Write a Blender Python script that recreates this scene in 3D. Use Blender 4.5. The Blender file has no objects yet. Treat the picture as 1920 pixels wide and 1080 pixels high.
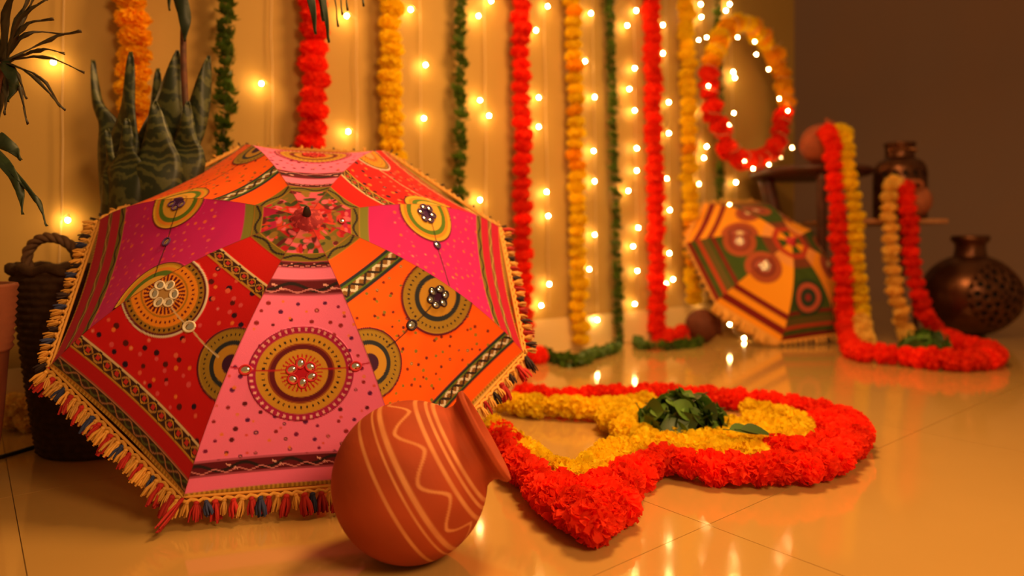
import bpy, math, random
import numpy as np
from mathutils import Vector, Matrix, Quaternion

random.seed(7); rng = np.random.default_rng(7)
sc = bpy.context.scene
COL = sc.collection
PI = math.pi

# ------------------------------------------------------------------ camera, world, lights, exposure
FPX, CAM_H, HOR = 1252.0, 0.42, 462.0
cam_d = bpy.data.cameras.new('camera'); cam = bpy.data.objects.new('camera', cam_d); COL.objects.link(cam)
YAW = -math.atan2(.632, .775); TURN = Matrix.Rotation(YAW, 4, 'Z')     # everything is laid out facing the camera, then turned so the walls lie along the world axes
cam.location = (0, 0, CAM_H); cam.rotation_euler = (PI/2, 0, YAW)
cam_d.sensor_width = 36; cam_d.lens = FPX/1920*36
cam_d.shift_y = -(540-HOR)/1920
cam_d.clip_start = 0.02
cam_d.dof.use_dof = True; cam_d.dof.focus_distance = 1.04; cam_d.dof.aperture_fstop = 1.9
sc.camera = cam

world = bpy.data.worlds.new('world'); sc.world = world; world.use_nodes = True
bg = world.node_tree.nodes['Background']
bg.inputs['Color'].default_value = (1, .52, .18, 1); bg.inputs['Strength'].default_value = .15

def area(name, loc, target, size, power, colr):
    l = bpy.data.lights.new(name, 'AREA'); l.energy = power; l.color = colr; l.size = size; l.shape = 'DISK'
    o = bpy.data.objects.new(name, l); COL.objects.link(o)
    loc, target = TURN @ Vector(loc), TURN @ Vector(target); o.location = loc
    o.rotation_euler = (target-loc).to_track_quat('-Z', 'Y').to_euler()
    return o
area('ceiling_light', (.55, 1.50, 1.95), (.45, 1.35, 0), .55, 25, (1, .53, .18))
area('room_lamp', (.90, -.30, 1.35), (.0, 1.2, .25), .6, 17, (1, .57, .24))

sc.view_settings.view_transform = 'Standard'; sc.view_settings.look = 'None'
sc.view_settings.exposure = 0.80; sc.view_settings.gamma = 1.0
sc.view_settings.use_curve_mapping = False
sc.cycles.use_denoising = True
sc.cycles.sample_clamp_indirect = 4.0

# ------------------------------------------------------------------ helpers
def V(*a): return Vector(a)
def at(px, py, Y):                     # a measured pixel and a distance give a place in the room
    return Vector(((px-960)/FPX*Y, Y, CAM_H-(py-HOR)/FPX*Y))
def on_floor(px, py, z=0.0):
    return at(px, py, FPX*(CAM_H-z)/(py-HOR))
D1 = Vector((.775, .632, 0)); D2 = Vector((-.632, .775, 0))      # along the back wall / into it
WALL_D = 1.946
def on_wall(px, py, off=.0):
    k = (px-960)/FPX
    Y = (WALL_D-off)/(D2.x*k+D2.y)
    return at(px, py, Y)
def wall_xy(px, z, off):
    p = on_wall(px, 300, off); p.z = z; return p

MATS = {}
def mat(name, col=(.5,.5,.5), rough=.6, metal=0.0, emit=None, estr=0, var=0.0, sheen=0.0, attr=False,
        noise=None, bump=None, coat=0.0, spec=None, trans=0.0):
    if name in MATS: return MATS[name]
    m = bpy.data.materials.new(name); m.use_nodes = True; nt = m.node_tree; b = nt.nodes['Principled BSDF']
    b.inputs['Roughness'].default_value = rough; b.inputs['Metallic'].default_value = metal
    b.inputs['Base Color'].default_value = (*col, 1)
    if spec is not None: b.inputs['Specular IOR Level'].default_value = spec
    if sheen: b.inputs['Sheen Weight'].default_value = sheen
    if coat: b.inputs['Coat Weight'].default_value = coat; b.inputs['Coat Roughness'].default_value = .08
    src = None
    if attr:
        a = nt.nodes.new('ShaderNodeAttribute'); a.attribute_name = 'Col'; src = a.outputs['Color']
    if noise:                          # (scale, second colour, low, high)
        tc = nt.nodes.new('ShaderNodeTexCoord'); n = nt.nodes.new('ShaderNodeTexNoise')
        n.inputs['Scale'].default_value = noise[0]; n.inputs['Detail'].default_value = 5
        nt.links.new(tc.outputs['Object'], n.inputs['Vector'])
        r = nt.nodes.new('ShaderNodeMapRange'); r.inputs[1].default_value = noise[2]; r.inputs[2].default_value = noise[3]
        nt.links.new(n.outputs['Fac'], r.inputs[0])
        mx = nt.nodes.new('ShaderNodeMix'); mx.data_type = 'RGBA'
        mx.inputs['A'].default_value = (*col, 1); mx.inputs['B'].default_value = (*noise[1], 1)
        if src: nt.links.new(src, mx.inputs['A'])
        nt.links.new(r.outputs[0], mx.inputs['Factor']); src = mx.outputs['Result']
    if var:
        oi = nt.nodes.new('ShaderNodeObjectInfo'); r = nt.nodes.new('ShaderNodeMapRange')
        r.inputs[3].default_value = 1-var; r.inputs[4].default_value = 1+var*.5
        nt.links.new(oi.outputs['Random'], r.inputs[0])
        hs = nt.nodes.new('ShaderNodeHueSaturation'); hs.inputs['Color'].default_value = (*col, 1)
        if src: nt.links.new(src, hs.inputs['Color'])
        nt.links.new(r.outputs[0], hs.inputs['Value'])
        src = hs.outputs['Color']
    if src: nt.links.new(src, b.inputs['Base Color'])
    if bump:
        tc = nt.nodes.new('ShaderNodeTexCoord'); n = nt.nodes.new('ShaderNodeTexNoise'); n.inputs['Scale'].default_value = bump[0]
        nt.links.new(tc.outputs['Object'], n.inputs['Vector'])
        bp = nt.nodes.new('ShaderNodeBump'); bp.inputs['Strength'].default_value = bump[1]; bp.inputs['Distance'].default_value = bump[2]
        nt.links.new(n.outputs['Fac'], bp.inputs['Height']); nt.links.new(bp.outputs['Normal'], b.inputs['Normal'])
    if emit:
        b.inputs['Emission Color'].default_value = (*emit, 1); b.inputs['Emission Strength'].default_value = estr
    if trans:
        out = nt.nodes['Material Output']; t = nt.nodes.new('ShaderNodeBsdfTranslucent'); mixs = nt.nodes.new('ShaderNodeMixShader')
        mixs.inputs[0].default_value = trans
        t.inputs['Color'].default_value = (*col, 1)
        if src: nt.links.new(src, t.inputs['Color'])
        nt.links.new(b.outputs[0], mixs.inputs[1]); nt.links.new(t.outputs[0], mixs.inputs[2]); nt.links.new(mixs.outputs[0], out.inputs[0])
    MATS[name] = m; return m

class MB:
    """collects vertices and faces of ONE mesh"""
    def __init__(s): s.v = []; s.f = []; s.c = None
    def add(s, vs, fs):
        n = len(s.v); s.v += [tuple(p) for p in vs]; s.f += [tuple(i+n for i in f) for f in fs]; return s
    def tube(s, pts, rad, n=8, cap=True, flat=1.0):
        pts = [Vector(p) for p in pts]; N = len(pts)
        if not hasattr(rad, '__len__'): rad = [rad]*N
        vs = []; t0 = (pts[1]-pts[0]).normalized(); up = t0.orthogonal().normalized()
        for i, p in enumerate(pts):
            t = (pts[min(i+1, N-1)]-pts[max(i-1, 0)]).normalized()
            up = (up-t*up.dot(t)); up = up.normalized() if up.length > 1e-6 else t.orthogonal().normalized()
            b = t.cross(up)
            for k in range(n):
                a = 2*PI*k/n; vs.append(p+(up*math.cos(a)+b*math.sin(a)*flat)*rad[i])
        fs = [(i*n+k, i*n+(k+1) % n, (i+1)*n+(k+1) % n, (i+1)*n+k) for i in range(N-1) for k in range(n)]
        if cap: fs += [tuple(range(n-1, -1, -1)), tuple((N-1)*n+k for k in range(n))]
        return s.add(vs, fs)
    def lathe(s, prof, n=48, M=None, cap=False):
        M = M or Matrix(); vs = [M @ Vector((r*math.cos(2*PI*k/n), r*math.sin(2*PI*k/n), z)) for r, z in prof for k in range(n)]
        N = len(prof)
        fs = [(i*n+k, i*n+(k+1) % n, (i+1)*n+(k+1) % n, (i+1)*n+k) for i in range(N-1) for k in range(n)]
        if cap: fs += [tuple(range(n-1, -1, -1)), tuple((N-1)*n+k for k in range(n))]
        return s.add(vs, fs)
    def box(s, a, b, M=None):
        M = M or Matrix()
        vs = [M @ Vector((x, y, z)) for z in (a[2], b[2]) for y in (a[1], b[1]) for x in (a[0], b[0])]
        return s.add(vs, [(0,2,3,1),(4,5,7,6),(0,1,5,4),(2,6,7,3),(0,4,6,2),(1,3,7,5)])
    def mesh(s, name, m, smooth=True):
        me = bpy.data.meshes.new(name); me.from_pydata(s.v, [], s.f); me.materials.append(m)
        if smooth: me.polygons.foreach_set('use_smooth', [True]*len(me.polygons))
        me.update(); return me

def put(name, me, parent=None, loc=None, rot=None, scale=None, world_coords=False):
    o = bpy.data.objects.new(name, me); COL.objects.link(o)
    base = Vector((0, 0, 0)) if parent is None else parent['_w']
    if parent is not None: o.parent = parent
    L = Vector(loc) if loc is not None else Vector((0, 0, 0))
    o.location = L-Vector(base); o['_w'] = tuple(L)
    if rot is not None:
        o.rotation_mode = 'QUATERNION' if isinstance(rot, Quaternion) else 'XYZ'
        if isinstance(rot, Quaternion): o.rotation_quaternion = rot
        else: o.rotation_euler = rot
    if scale is not None: o.scale = scale if hasattr(scale, '__len__') else (scale,)*3
    return o
def tag(o, label, cat, group=None):
    o['label'] = label; o['category'] = cat
    if group: o['group'] = group
    return o
def thing(name, label, cat, loc=(0,0,0), group=None):
    o = bpy.data.objects.new(name, None); COL.objects.link(o); o.location = loc; o['_w'] = tuple(loc)
    o.empty_display_size = .05
    return tag(o, label, cat, group)
def struct(o): o['kind'] = 'structure'; return o
def bevel(o, w, seg=2):
    md = o.modifiers.new('bevel', 'BEVEL'); md.width = w; md.segments = seg; md.limit_method = 'ANGLE'; return o
def along(pts, step, jitter=0.0):
    """evenly spaced points (with tangents) on a polyline"""
    pts = [Vector(p) for p in pts]; out = []; need = 0.0
    for a, b in zip(pts[:-1], pts[1:]):
        L = (b-a).length; t = need
        while t < L:
            out.append((a.lerp(b, t/L), (b-a).normalized())); t += step
        need = t-L
    return out
def spline(pts, n=8):
    pts = [Vector(p) for p in pts]; out = []
    for i in range(len(pts)-1):
        p0 = pts[max(i-1, 0)]; p1 = pts[i]; p2 = pts[i+1]; p3 = pts[min(i+2, len(pts)-1)]
        for k in range(n):
            t = k/n
            out.append(.5*((2*p1)+(p2-p0)*t+(2*p0-5*p1+4*p2-p3)*t*t+(3*p1-p0-3*p2+p3)*t**3))
    out.append(pts[-1]); return out

# ------------------------------------------------------------------ the setting
M_wall = mat('cream_wall_paint', (.44,.264,.058), .75, noise=(2.5, (.41,.243,.050), .35, .65), bump=(60, .15, .002))
M_grey = mat('dark_grey_wall_paint', (.31,.195,.155), .8, noise=(2.0, (.33,.195,.14), .3, .7), bump=(60, .15, .002))
M_skirt = mat('cream_skirting_tile', (.80,.58,.26), .25, coat=.3)
M_tile = mat('polished_cream_tile', (.52,.31,.088), .085, noise=(3.0, (.49,.29,.080), .3, .7), spec=.75, coat=.35)
M_grout = mat('tile_grout', (.36,.22,.09), .8)

RW = Matrix((( .775, -.632, 0, 0), (.632, .775, 0, 0), (0, 0, 1, 0), (0, 0, 0, 1)))   # room axes -> world
T = .8065; A0 = .0589; B0 = .594; G = .0012
mb = MB(); mb.box((-3.4, -1.6, -.03), (6.6, 6.2, -.004), RW)
floor = struct(put('floor', mb.mesh('floor', M_grout, False)))
tile_me = MB().box((G/2, G/2, -.006), (T-G/2, T-G/2, 0)).mesh('tile', M_tile, False)
for i in range(-4, 8):
    for j in range(-3, 7):
        p = RW @ Vector((A0+i*T, B0+j*T, 0))
        o = put('tile', tile_me, floor, p); o.rotation_euler = (0, 0, math.atan2(.632, .775))
# back wall (ends as a free outer corner at the right)
e_end = on_wall(1490, 300); s_end = e_end.x*D1.x+e_end.y*D1.y
mb = MB(); mb.box((-3.2, WALL_D, 0), (s_end, WALL_D+.14, 2.8), RW)
struct(bevel(put('wall_back', mb.mesh('wall_back', M_wall, False)), .006))
base = struct(put('baseboard_back', MB().box((-3.2, WALL_D-.006, .002), (s_end-.002, WALL_D-.0005, .130), RW).mesh('baseboard_back', M_grout, False)))
sk = MB().box((.001, -.012, .0), (T-.001, -.004, .134)).mesh('skirting_tile', M_skirt, False)
k = -4
while A0+k*T < s_end:
    x0 = A0+k*T; L = min(T, s_end-x0)
    o = put('skirting_tile', sk, base, RW @ Vector((x0, WALL_D, .001))); o.rotation_euler = (0, 0, math.atan2(.632, .775)); o.scale = (L/T, 1, 1); k += 1
# grey side wall beyond it
g0 = on_floor(1633, 563); gs = g0.x*D1.x+g0.y*D1.y
mb = MB(); mb.box((gs, -.9, 0), (gs+.14, 6.2, 2.8), RW)
struct(put('wall_right', mb.mesh('wall_right', M_grey, False)))

# ------------------------------------------------------------------ marigolds
def pompom(seed, petals=110, ruffle=.20):
    r = random.Random(seed); b = MB()
    b.lathe([(.02,-.70),(.48,-.50),(.70,0),(.48,.50),(.02,.70)], 8)
    ga = PI*(3-5**.5)
    for i in range(petals):
        z = 1-2*(i+.5)/petals; q = math.sqrt(1-z*z); a = i*ga+r.uniform(-.2,.2)
        n = Vector((q*math.cos(a), q*math.sin(a), z)); n = (n+Vector((r.gauss(0,.07), r.gauss(0,.07), r.gauss(0,.07)))).normalized()
        t = n.orthogonal().normalized(); t.rotate(Quaternion(n, r.uniform(0, 2*PI))); u = n.cross(t)
        R = 1+r.uniform(-.10,.06); w = r.uniform(.18,.28)
        c = u*r.uniform(-.14,.14)
        p = [n*.60-t*w*.45, n*.60+t*w*.45,
             n*.80-t*w+c, n*.80+t*w+c, n*.86+u*.09+c,
             n*R-t*w*.8+c*2+u*r.uniform(-ruffle,ruffle)*.5, n*R+t*w*.8+c*2+u*r.uniform(-ruffle,ruffle)*.5, n*(R*.97)+c*2.2+u*ruffle]
        b.add(p, [(0,1,4),(0,4,2),(1,3,4),(2,4,7,5),(4,3,6,7)])
    return b
M_flo = {'red': mat('red_orange_petals', (1.0,.052,.010), .75, var=.12, trans=.5, spec=.15),
         'yellow': mat('golden_yellow_petals', (1.0,.77,.016), .75, var=.10, trans=.5, spec=.15),
         'orange': mat('orange_petals', (1.0,.57,.012), .75, var=.12, trans=.5, spec=.15),
         'cream': mat('pale_orange_petals', (1.0,.72,.17), .75, var=.10, trans=.5, spec=.15)}
POM = [pompom(s) for s in (1, 2, 3)]
FLO = {c: [P.mesh('flower', m) for P in POM] for c, m in M_flo.items()}
def flower(parent, colr, p, axis, rad, squash=.62):
    q = Vector(axis).to_track_quat('Z', 'Y') @ Quaternion((0,0,1), random.uniform(0, 6.28)) @ Quaternion((1,0,0), random.gauss(0,.16))
    s = rad*random.uniform(.92, 1.08)
    return put('flower', random.choice(FLO[colr]), parent, p, q, (s, s, s*squash))
M_thread = mat('cotton_thread', (.35,.22,.10), .9)
def garland(label, colr, path, rad, step, group, squash=.70, jit=.004, name='marigold_garland', sp=True, cfun=None):
    pts = spline(path) if sp else [Vector(p) for p in path]
    r = thing(name, label, 'garland', tuple(pts[-1]), group)
    put('thread', MB().tube(pts, .0016, 5).mesh('thread', M_thread), r)
    fl = along(pts, step)
    for i, (p, t) in enumerate(fl):
        p = p+Vector((random.gauss(0, jit), random.gauss(0, jit), random.gauss(0, jit*.5)))
        flower(r, cfun(i/len(fl)) if cfun else colr, p, t, rad, squash)
    return r
# leaf garlands
M_leaf = mat('green_garland_leaves', (.085,.17,.014), .5, var=.45, trans=.3)
def leaf_shape(b, base, d, up, L, W, fold=.25, curl=.2, n=4):
    d = d.normalized(); s = d.cross(up)
    s = s.normalized() if s.length > 1e-5 else d.orthogonal().normalized(); up = s.cross(d)
    vs = []; prof = [0.10, .75, 1.0, .72, 0.04] if n == 4 else [.1,.6,.9,1,.92,.7,.38,.03]
    m = len(prof)
    for i, w in enumerate(prof):
        t = i/(m-1); c = base+d*L*t-up*curl*L*t*t
        vs += [c-s*W*w*.5+up*fold*W*w*.5, c, c+s*W*w*.5+up*fold*W*w*.5]
    fs = []
    for i in range(m-1):
        a = i*3; fs += [(a,a+1,a+4,a+3),(a+1,a+2,a+5,a+4)]
    b.add(vs, fs)
def tuft(seed):
    r = random.Random(seed); b = MB()
    for i in range(9):
        a = 2*PI*i/9+r.uniform(-.3,.3)
        d = Vector((math.cos(a), math.sin(a), r.uniform(-.9,.5)))
        leaf_shape(b, d*.1, d, Vector((0,0,1)), r.uniform(.7,.95), r.uniform(.6,.85), .3, .5)
    return b.mesh('leaf_tuft', M_leaf)
TUFT = [tuft(s) for s in (1,2,3)]
def leaf_garland(label, path, rad, step, group, name='leaf_garland'):
    pts = spline(path); r = thing(name, label, 'garland', tuple(pts[-1]), group)
    put('thread', MB().tube(pts, .0016, 5).mesh('thread', M_thread), r)
    for p, t in along(pts, step):
        q = Vector(t).to_track_quat('Z', 'Y') @ Quaternion((0,0,1), random.uniform(0, 6.28))
        put('leaf_tuft', random.choice(TUFT), r, p+Vector((random.gauss(0,.004),)*3), q, rad*random.uniform(.75,1.15))
    return r

GW = 'flower garlands hanging on the cream wall'
OFF = .055
def hang(px_top, px_bot, z_bot=.03, off=OFF, z_top=None):
    a = on_wall(px_top, -60, off)
    b = wall_xy(px_bot, z_bot, off)
    if z_top: a.z = z_top
    return [a, a.lerp(b, .33)+D1*random.uniform(-.006,.006), a.lerp(b, .66)+D1*random.uniform(-.006,.006), b]
garland('orange marigold garland behind the snake plant, leftmost on the wall', 'orange', hang(246, 268, .05), .040, .043, GW)
garland('red marigold garland with dark leaf tips hanging before its top', 'red', hang(586, 588), .042, .047, GW)
garland('golden marigold garland on the wall above the big umbrella top', 'yellow', hang(730, 738), .039, .043, GW)
p = hang(975, 984, .04); q = on_floor(1016, 668, .03)
garland('red marigold garland hanging just right of the big umbrella', 'red', p+[p[-1].lerp(q, .55)+V(0,0,-.005), q], .038, .044, GW)
garland('golden marigold garland between two leaf garlands, right of the big umbrella', 'yellow', hang(1071, 1088), .036, .043, GW, cfun=lambda t: 'orange' if random.random() < .15 else 'yellow')
p = hang(1219, 1236, .035); q = on_wall(1292, 628, .20); q.z = .04
garland('red marigold garland with its end lying on the floor by a clay pot', 'red', p+[p[-1].lerp(q, .4)-D2*.03, q], .042, .044, GW)
garland('golden marigold garland ending above the small umbrella, beside the flower hoop', 'yellow', hang(1284, 1300, .14), .039, .044, GW, cfun=lambda t: 'orange' if random.random() < .12 else 'yellow')
leaf_garland('green leaf garland between snake plant and red garland', hang(424, 420, .05), .033, .019, GW)
leaf_garland('green leaf garland coming down behind the big umbrella right shoulder', hang(862, 860, .05), .031, .018, GW)
p = hang(1142, 1160, .05)
leaf_garland('green leaf garland whose tail trails left along the floor', p+[on_floor(1150, 652, .02), on_floor(1112, 664, .02), on_floor(1078, 678, .02), on_floor(1046, 672, .02), on_floor(1012, 660, .02)], .030, .018, GW)
leaf_garland('green leaf garland behind the flower hoop, by the wall end', hang(1346, 1350, .3, .044), .032, .020, GW)
leaf_garland('short green leaf strand lying under the red garland end', [on_floor(1193, 640, .02), on_floor(1212, 648, .02), on_floor(1250, 650, .015), on_floor(1290, 646, .015), on_floor(1318, 640, .02)], .028, .018, None, 'leaf_strand')
# heap at far left
r = thing('marigold_heap', 'small heap of pale orange marigolds on the floor left of the basket', 'flowers', tuple(on_floor(48, 812)))
for i in range(9):
    c = on_floor(48, 806, .0)+Vector((random.uniform(-.04,.04), random.uniform(-.015,.02), .026+.032*(i//5)))
    flower(r, 'cream', c, (random.gauss(0,1), random.gauss(0,1), 1.5), .032, .75)

# ------------------------------------------------------------------ fairy lights
M_wire = mat('clear_light_wire', (.70,.48,.22), .35)
M_bulb = mat('warm_bulb_glow', (1,.8,.4), .3, emit=(1, .60, .20), estr=120)
ico = MB(); ico.lathe([(.0008,-.0052),(.0040,-.0032),(.0052,0),(.0042,.0034),(.0008,.0062)], 8)
bulb_me = ico.mesh('bulb', M_bulb)
cap_me = MB().lathe([(.0022,.005),(.0030,.006),(.0028,.013),(.0012,.016)], 6).mesh('bulb_cap', M_wire)
GL = 'fairy light strands hanging on the cream wall'
def strand(label, xt, xb, zb, bulbs):
    a = on_wall(xt, -60, .02); b = wall_xy(xb, zb, .02)
    pts = [a.lerp(b, t/12)+D1*(random.uniform(-.003,.003)) for t in range(13)]
    r = thing('fairy_light_strand', label, 'fairy lights', tuple(b), GL)
    w = MB().tube(pts, .0016, 5)
    for i, (x, y) in enumerate(bulbs):
        p = on_wall(x, y, .028)
        f = max(0, min(1, (a.z-p.z)/(a.z-b.z))); c = a.lerp(b, f)
        w.tube([c, c.lerp(p, .5)+V(0,0,.006), p+V(0,0,.014)], .0011, 4)
        bo = put('bulb', bulb_me, r, p, (random.gauss(0,.3), random.gauss(0,.3), 0), 1.0)
        put('bulb_cap', cap_me, bo, p)
    put('wire', w.mesh('wire', M_wire), r)
S = [('fairy light strand nearest the left edge, above the basket', 121, 109, .10, [(100,117),(127,413)]),
     ('fairy light strand between the leftmost leaf garland and red garland', 508, 514, .1, [(490,157)]),
     ('fairy light strand between red garland and golden garland, above big umbrella', 668, 670, .1, [(650,30),(653,247)]),
     ('fairy light strand right of the golden garland above big umbrella', 787, 793, .1, [(770,18),(798,122),(795,222)]),
     ('fairy light strand between leaf garland and red garland by big umbrella', 908, 914, .1, [(897,30),(921,2),(900,188),(917,217),(900,375)]),
     ('fairy light strand reaching low between red and golden garlands', 1019, 1030, .17, [(1027,12),(1005,57),(1010,183),(1010,238),(1025,360),(1028,405),(1030,533),(1015,573)]),
     ('fairy light strand between golden garland and trailing leaf garland', 1110, 1120, .15, [(1108,25),(1097,115),(1115,182),(1113,283),(1115,340),(1115,440),(1105,505),(1120,600)]),
     ('dense fairy light strand right of the trailing leaf garland', 1188, 1195, .17, [(1193,20),(1176,48),(1190,128),(1180,167),(1190,207),(1194,278),(1194,320),(1178,358),(1197,427),(1187,462),(1195,508),(1190,570)]),
     ('fairy light strand just right of the floor-reaching red garland', 1247, 1257, .2, [(1243,47),(1243,100),(1254,192),(1254,250),(1250,335),(1243,388),(1256,394),(1255,475),(1249,532),(1262,524)]),
     ('fairy light strand passing behind the left side of the flower hoop', 1312, 1322, .15, [(1297,20),(1314,8),(1315,32),(1318,205),(1325,275),(1320,296),(1310,345),(1314,560)]),
     ('fairy light strand hanging inside the flower hoop', 1366, 1382, .4, [(1361,20),(1368,8),(1375,135),(1378,146),(1380,342),(1368,385)])]
for a in S: strand(*a)
# loose bulbs low behind the small umbrella
r = thing('fairy_light_strand', 'short fairy light strand with two glowing bulbs low under the small umbrella', 'fairy lights', tuple(on_floor(1380, 640)))
pp = [at(1368, 608, 2.95), on_floor(1395, 634, .012)]
put('wire', MB().tube([wall_xy(1372, .25, .02), wall_xy(1370, .14, .03), pp[0]+V(0,0,-.006), pp[1]+V(0,0,-.007)], .0016, 5).mesh('wire', M_wire), r)
for p in pp: put('bulb', bulb_me, r, p, (1.4, .3, 0))

# ------------------------------------------------------------------ flower hoop on the wall
hc = on_wall(1399, 178, .125); HR = .335
r = thing('flower_hoop', 'round hoop of orange and red marigolds with lights, on the wall end', 'wreath', tuple(hc))
def hoop(a, rad=HR, off=0): return hc+D1*(math.cos(a)*rad)+V(0,0,1)*(math.sin(a)*rad)-D2*off
M_ring = mat('brown_cane_ring', (.24,.10,.03), .6)
put('ring', MB().tube([hoop(2*PI*k/48) for k in range(49)], .006, 6, False).mesh('ring', M_ring), r)
for k in range(42):
    a = 2*PI*k/42+random.uniform(-.03,.03)
    colr = 'red' if (a > math.radians(172) and a < math.radians(352)) else ('yellow' if 60 < math.degrees(a) < 160 and random.random() < .75 else 'orange')
    t = Vector(D1)*(-math.sin(a))+V(0,0,1)*math.cos(a)
    flower(r, colr, hoop(a, HR*random.uniform(.94,1.05), random.uniform(.0,.03)), t, .047*random.uniform(.85,1.12), .72)
rl = thing('hoop_light_string', 'fairy light string wound around the flower hoop', 'fairy lights', tuple(hc))
hb = [(1310,75),(1325,70),(1362,84),(1383,70),(1415,78),(1418,102),(1441,130),(1461,185),(1477,208),(1328,161),(1376,212),(1367,235),(1372,275),(1395,302),(1412,316),(1442,309),(1464,295),(1460,278),(1485,277)]
put('wire', MB().tube([hoop(2*PI*k/150, HR+.045*math.cos(k*.9), .03+.045*math.sin(k*.9)) for k in range(151)], .0013, 4).mesh('wire', M_wire), rl)
for x, y in hb: put('bulb', bulb_me, rl, on_wall(x, y, .168), (random.gauss(0,1), random.gauss(0,1), 0), .75)

# ------------------------------------------------------------------ umbrellas
class Umb:
    def __init__(s, C, R, az, el, ph, hr):
        s.C = np.array(C); s.R = R; s.ph = ph
        s.a = np.array([math.cos(el)*math.sin(az), -math.cos(el)*math.cos(az), math.sin(el)])
        r = np.cross([0,0,1.], s.a); s.r = r/np.linalg.norm(r); s.u = np.cross(s.a, s.r)
        s.S = (1+hr*hr)/(2*hr); s.tm = math.asin(1/s.S); s.hr = hr
    def rib(s, k, t, inset=0.0):
        t = np.asarray(t, float)[..., None]; th = t*s.tm; g = s.ph+k*PI/4
        return s.C+s.R*(s.S*np.sin(th)*(math.cos(g)*s.r+math.sin(g)*s.u)+(s.S*(np.cos(th)-math.cos(s.tm))-inset)*s.a)
    def hw(s, t): return s.R*s.S*np.sin(np.asarray(t)*s.tm)*math.sin(PI/8)
    def yy(s, t): return s.R*s.S*s.tm*np.asarray(t)*1.0
    def pt(s, k, t, x):               # point on panel k at profile t, sideways x metres
        h = float(s.hw(t)); f = .5+.5*x/max(h, 1e-6)
        return Vector(s.rib(k, t)*(1-f)+s.rib(k+1, t)*f)
    def nrm(s, k, t):
        a = Vector(s.rib(k, t-.02)+s.rib(k+1, t-.02))/2; b = Vector(s.rib(k, t+.02)+s.rib(k+1, t+.02))/2
        return (b-a).cross(Vector(s.rib(k, t)-s.rib(k+1, t))).normalized()*-1
def sm(e0, e1, x): 
    t = np.clip((x-e0)/(e1-e0), 0, 1); return t*t*(3-2*t)
def paint(col, mask, c):
    col[:] = col*(1-mask[:, None])+np.array(c)[None]*mask[:, None]
AA = .0009
def disc(X, Y, cx, cy, r): return 1-sm(r-AA, r+AA, np.hypot(X-cx, Y-cy))
def ringm(d, a, b): return sm(a-AA, a+AA, d)*(1-sm(b-AA, b+AA, d))
def linem(d, w): return 1-sm(w-AA, w+AA, np.abs(d))
PINK=(1.0,.20,.46); RED=(.62,.008,.012); MAG=(.60,.012,.20); ORG=(1.0,.135,.006)
GOLD=(.62,.32,.035); DGOLD=(.38,.20,.022); MAROON=(.13,.010,.022); DARK=(.022,.014,.018); NAVY=(.022,.03,.045); GREEN=(.10,.20,.02); OLIVE=(.19,.15,.022)
CREAM=(.75,.58,.34); WHITE=(.75,.68,.55); PALEPINK=(.85,.42,.42); PURPLE=(.06,.015,.10)

def medallion(col, H, X, Y, cx, cy, R, style, clip=None):
    d = np.hypot(X-cx, Y-cy); an = np.arctan2(Y-cy, X-cx); q = d/R
    m0 = 1-sm(R-AA, R+AA, d)
    if clip is not None: m0 = m0*clip
    def ring(a, b, c, k=None):
        m = ringm(d, a*R, b*R)*m0 if a > 0 else (1-sm(b*R-AA, b*R+AA, d))*m0
        if k is not None: m = m*k
        paint(col, m, c)
    dots = lambda n, ph=0: (np.cos(n*an+ph) > .35).astype(float)
    if style == 'pink':
        ring(0, 1, (.42,.012,.10)); ring(.90, .965, PALEPINK, dots(46)); ring(0, .85, GOLD); ring(.69, .75, DARK, (np.cos(40*an) > .55)*1.)
        ring(.50, .63, MAROON); ring(0, .50, GOLD); ring(.20, .40, (.5,.01,.02), (np.cos(28*an) > .3)*1.); ring(.0, .22, (.55,.01,.03)); ring(.60,.63,(.3,.06,.02))
        ring(.985, 1, MAROON)
    elif style == 'redside':
        ring(0, 1, WHITE); ring(0, .95, MAROON); ring(0, .90, DGOLD); ring(.80, .86, DARK, dots(44)); ring(0, .76, (.88,.30,.02)); ring(.62, .68, MAROON, (np.cos(38*an) > .4)*1.); ring(.50,.54,DGOLD)
        ring(.28, .47, MAROON, (np.cos(30*an) > -.1)*1.); ring(0, .30, (.5,.30,.10))
    elif style == 'magside':
        ring(0, 1, MAROON); ring(0, .95, (.70,.40,.03)); ring(.74, .84, (.80,.26,.02)); ring(.58, .74, GREEN); ring(0, .58, (.78,.42,.05)); ring(.30,.34,DGOLD); ring(0,.22,PURPLE)
    elif style == 'orgside':
        ring(0, 1, (.12,.01,.03)); ring(0, .94, (.36,.22,.025)); ring(.76, .82, DARK, (np.cos(40*an) > .5)*1.); ring(.50, .63, NAVY); ring(0, .50, (.55,.28,.03)); ring(0, .26, (.05,.01,.05))
    elif style == 'small':
        ring(0, 1, (.40,.085,.03)); ring(0, .62, (.16,.022,.02)); ring(0, .5, (.36,.08,.05)); ring(0,.2,CREAM)
    elif style == 'smallgreen':
        ring(0, 1, (.02,.05,.02)); ring(0,.8,(.5,.10,.05)); ring(0, .52, (.02,.05,.03)); ring(0,.2,(.3,.03,.03))
    H[:] += m0*.0007+ringm(q, .93, 1.0)*m0*.0009

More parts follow.
